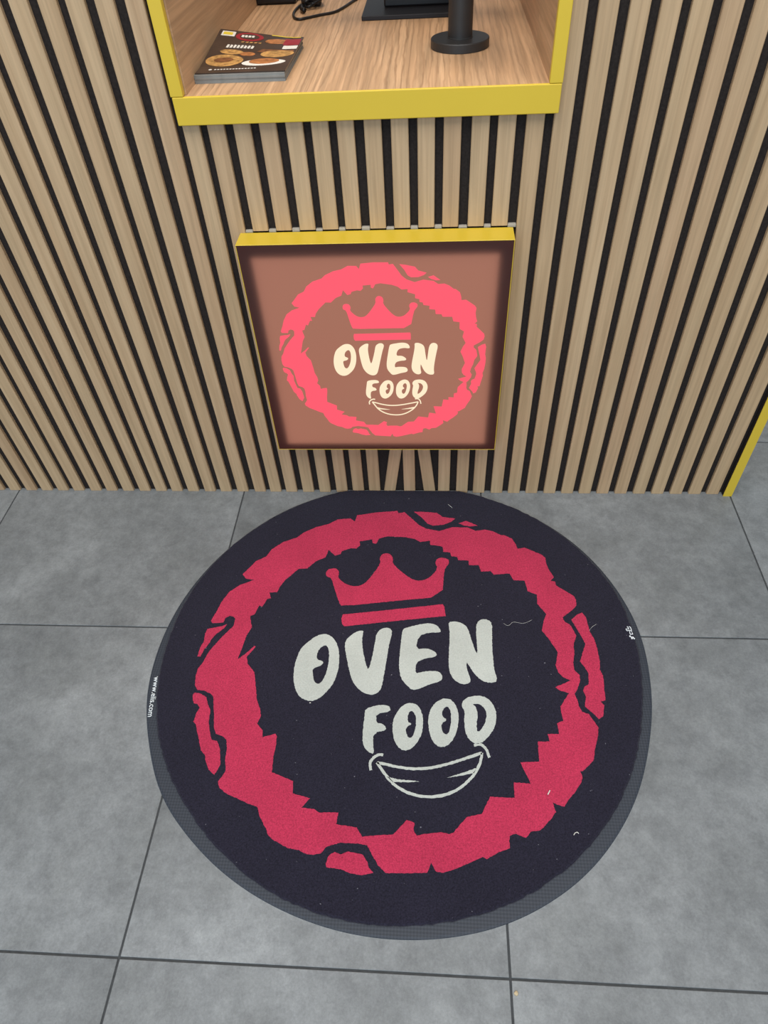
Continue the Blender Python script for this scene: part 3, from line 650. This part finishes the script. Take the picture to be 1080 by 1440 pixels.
def booklet_mesh(name, t, curl):
    bm = bmesh.new(); n, m = (14, 18) if curl else (1, 1)
    def grid(z):
        return [[bm.verts.new((-CW / 2 + CW * i / n, -CD / 2 + CD * j / m,
                 z + (sheet_z(-CW / 2 + CW * i / n, -CD / 2 + CD * j / m) if curl else 0))) for i in range(n + 1)] for j in range(m + 1)]
    lo, hi = grid(0), grid(t)
    for j in range(m):
        for i in range(n):
            bm.faces.new([hi[j][i], hi[j][i + 1], hi[j + 1][i + 1], hi[j + 1][i]])
            bm.faces.new([lo[j][i], lo[j + 1][i], lo[j + 1][i + 1], lo[j][i + 1]])
    for i in range(n):
        bm.faces.new([lo[0][i], lo[0][i + 1], hi[0][i + 1], hi[0][i]]); bm.faces.new([lo[m][i], hi[m][i], hi[m][i + 1], lo[m][i + 1]])
    for j in range(m):
        bm.faces.new([lo[j][0], hi[j][0], hi[j + 1][0], lo[j + 1][0]]); bm.faces.new([lo[j][n], lo[j + 1][n], hi[j + 1][n], hi[j][n]])
    return bm_mesh(bm, name)
low_me = booklet_mesh('booklet', 0.0028, False)
names = ['grey edged booklet lying directly on the hatch shelf', 'grey edged booklet, second up in the stack on the shelf',
         'grey edged booklet, third up in the stack on the shelf', 'grey edged booklet just under the printed food cover']
for k in range(4):
    o = mobj('booklet', low_me, M['paper_grey'], None, (BX + (0.0005, -0.0004, 0.0006, 0.0)[k], BY + (0.0, 0.0006, -0.0004, 0.0008)[k], SHZ + 0.0028 * k), (0, 0, math.radians((-0.6, -0.4, -0.7, -0.5)[k])))
    tag(o, names[k], 'booklet', 'stack of booklets on the hatch shelf')
tb = empty('menu_booklet', (BX + 0.002, BY + 0.004, SHZ + 0.0112), math.radians(-1.0))
tag(tb, 'menu booklet with dark cover of food pictures, topmost of the stack', 'booklet', 'stack of booklets on the hatch shelf')
mobj('cover', booklet_mesh('cover', 0.0018, True), M['cover_dark'], tb)
def cover_print(name, loop, mat, lift=0.0002):
    """flat print that follows the curl of the cover; loop in 0..1 cover fractions"""
    me = fill_mesh(name, [[((u - 0.5) * CW, (w - 0.5) * CD) for u, w in loop]], 0.0001)
    bm = bmesh.new(); bm.from_mesh(me); bpy.data.meshes.remove(me)
    bmesh.ops.subdivide_edges(bm, edges=[e for e in bm.edges if e.calc_length() > 0.02], cuts=3, use_grid_fill=False)
    for v in bm.verts: v.co.z += 0.0018 + sheet_z(v.co.x, v.co.y) + lift
    return mobj(name, bm_mesh(bm, name), mat, tb)
def ell(cx, cy, rx, ry, n=28, rot=0.0):
    return [(cx + rx * math.cos(2 * math.pi * i / n) * math.cos(rot) - ry * math.sin(2 * math.pi * i / n) * math.sin(rot),
             cy + rx * math.cos(2 * math.pi * i / n) * math.sin(rot) + ry * math.sin(2 * math.pi * i / n) * math.cos(rot)) for i in range(n)]
def rect(a, b, c, d): return [(a, c), (b, c), (b, d), (a, d)]
cover_print('badge', ell(0.38, 0.88, 0.165, 0.10), M['ink_red'])
cover_print('badge_core', ell(0.38, 0.88, 0.115, 0.065), M['cover_dark'], 0.0004)
for k in range(4): cover_print('badge_letter', rect(0.285 + 0.04 * k, 0.315 + 0.04 * k, 0.855 + 0.004 * k, 0.905 + 0.002 * k), M['ink_white'], 0.0006)
cover_print('corner_tag', rect(0.04, 0.20, 0.86, 0.965), M['ink_white'])
cover_print('corner_tag_core', rect(0.06, 0.17, 0.885, 0.945), M['ink_yellow'], 0.0004)
for k in range(8):
    a = 0.17 + 0.041 * k
    cover_print('title_glyph', [(a, 0.60), (a + 0.028, 0.595), (a + 0.034, 0.665 - 0.01 * (k % 2)), (a + 0.008, 0.67)], M['ink_white'])
for k in range(5): cover_print('script_glyph', [(0.31 + 0.05 * k, 0.735), (0.345 + 0.05 * k, 0.735), (0.35 + 0.05 * k, 0.765), (0.318 + 0.05 * k, 0.76)], M['ink_gold'])
cover_print('flatbread_photo', ell(0.24, 0.30, 0.215, 0.135, 32, -0.05), M['ink_gold'])
cover_print('filling_photo', ell(0.23, 0.31, 0.11, 0.055, 24, 0.05), M['ink_brown'], 0.0004)
cover_print('roll_photo', ell(0.27, 0.50, 0.14, 0.055, 24, -0.1), M['ink_gold'])
cover_print('roll_photo', ell(0.46, 0.46, 0.09, 0.05, 24, -0.1), M['ink_orange'])
cover_print('plate_photo', ell(0.70, 0.24, 0.245, 0.085, 32, 0.05), M['ink_white'])
cover_print('plate_food_photo', ell(0.70, 0.27, 0.17, 0.075, 28, 0.05), M['ink_orange'], 0.0004)
cover_print('sandwich_photo', ell(0.80, 0.48, 0.19, 0.10, 28, 0.1), M['ink_gold'])
cover_print('sandwich_photo', ell(0.72, 0.83, 0.14, 0.07, 28, 0.2), M['ink_orange'])
cover_print('tray_photo', [(0.55, 0.52), (0.97, 0.50), (0.97, 0.60), (0.60, 0.60)], M['ink_brown'], 0.0001)
cover_print('red_band', rect(0.80, 0.99, 0.74, 0.93), M['ink_red'])
cover_print('address_tag', rect(0.82, 0.99, 0.62, 0.72), M['ink_white'], 0.0004)
cover_print('edge_strip', rect(0.62, 0.97, 0.975, 0.995), M['ink_yellow'])
for k in range(14): cover_print('small_print', rect(0.19 + 0.034 * k, 0.213 + 0.034 * k, 0.075, 0.095), M['ink_white'])
cover_print('small_print_dot', ell(0.145, 0.085, 0.02, 0.018, 14), M['ink_white'])

# ------------------------------------------------------------------ lint on the mat, crumb on the tile
M['lint'] = plain('pale_lint', lin(214, 212, 204), 0.8, 0.2)
LZ = PZ + 0.0012
def lint(pts, r, label):
    x0, y0 = pts[0]
    o = mobj('lint_fibre', tube_mesh('lint_fibre', [(x - x0, y - y0, 0) for x, y in pts], r, 6, 4), M['lint'], None, (x0, y0, PZ + LT + r * 0.6))
    tag(o, label, 'lint', 'pale lint fibres on the mat')
lint([(0.2534, -0.6881), (0.2575, -0.6812)], 0.0009, 'short thick white lint sliver on the crimson ring of the mat')
lint([(0.2865, -0.7487), (0.2891, -0.7455), (0.2925, -0.7443), (0.2944, -0.7463)], 0.0006, 'small hooked white fibre on the dark rim below the ring')
lint([(0.2033, -0.3620), (0.2125, -0.3670), (0.2229, -0.3586), (0.2416, -0.3611), (0.2589, -0.3529)], 0.0002, 'long wavy thin hair beside the cream letters of the mat')
lint([(0.3657, -0.3744), (0.3722, -0.3662), (0.3813, -0.3595)], 0.0002, 'thin curved hair outside the split of the crimson ring')
lint([(0.0989, -0.0441), (0.1084, -0.0551)], 0.0004, 'short pale fibre on the mat rim beside the slats')
lint([(-0.1550, -0.5403), (-0.1524, -0.5402)], 0.0008, 'tiny white fleck under the first big cream letter')
bm = bmesh.new(); bmesh.ops.create_icosphere(bm, subdivisions=2, radius=0.0032)
for v in bm.verts: v.co *= rng.uniform(0.75, 1.15); v.co.z = v.co.z * 0.55
me = bm_mesh(bm, 'crumb', True)
cr = mobj('crumb', me, plain('tan_crumb', lin(190, 172, 140), 0.8, 0.2), None, (0.1831, -0.9550, 0.0012))
tag(cr, 'tiny tan crumb on the grey tile near the mat', 'crumb')
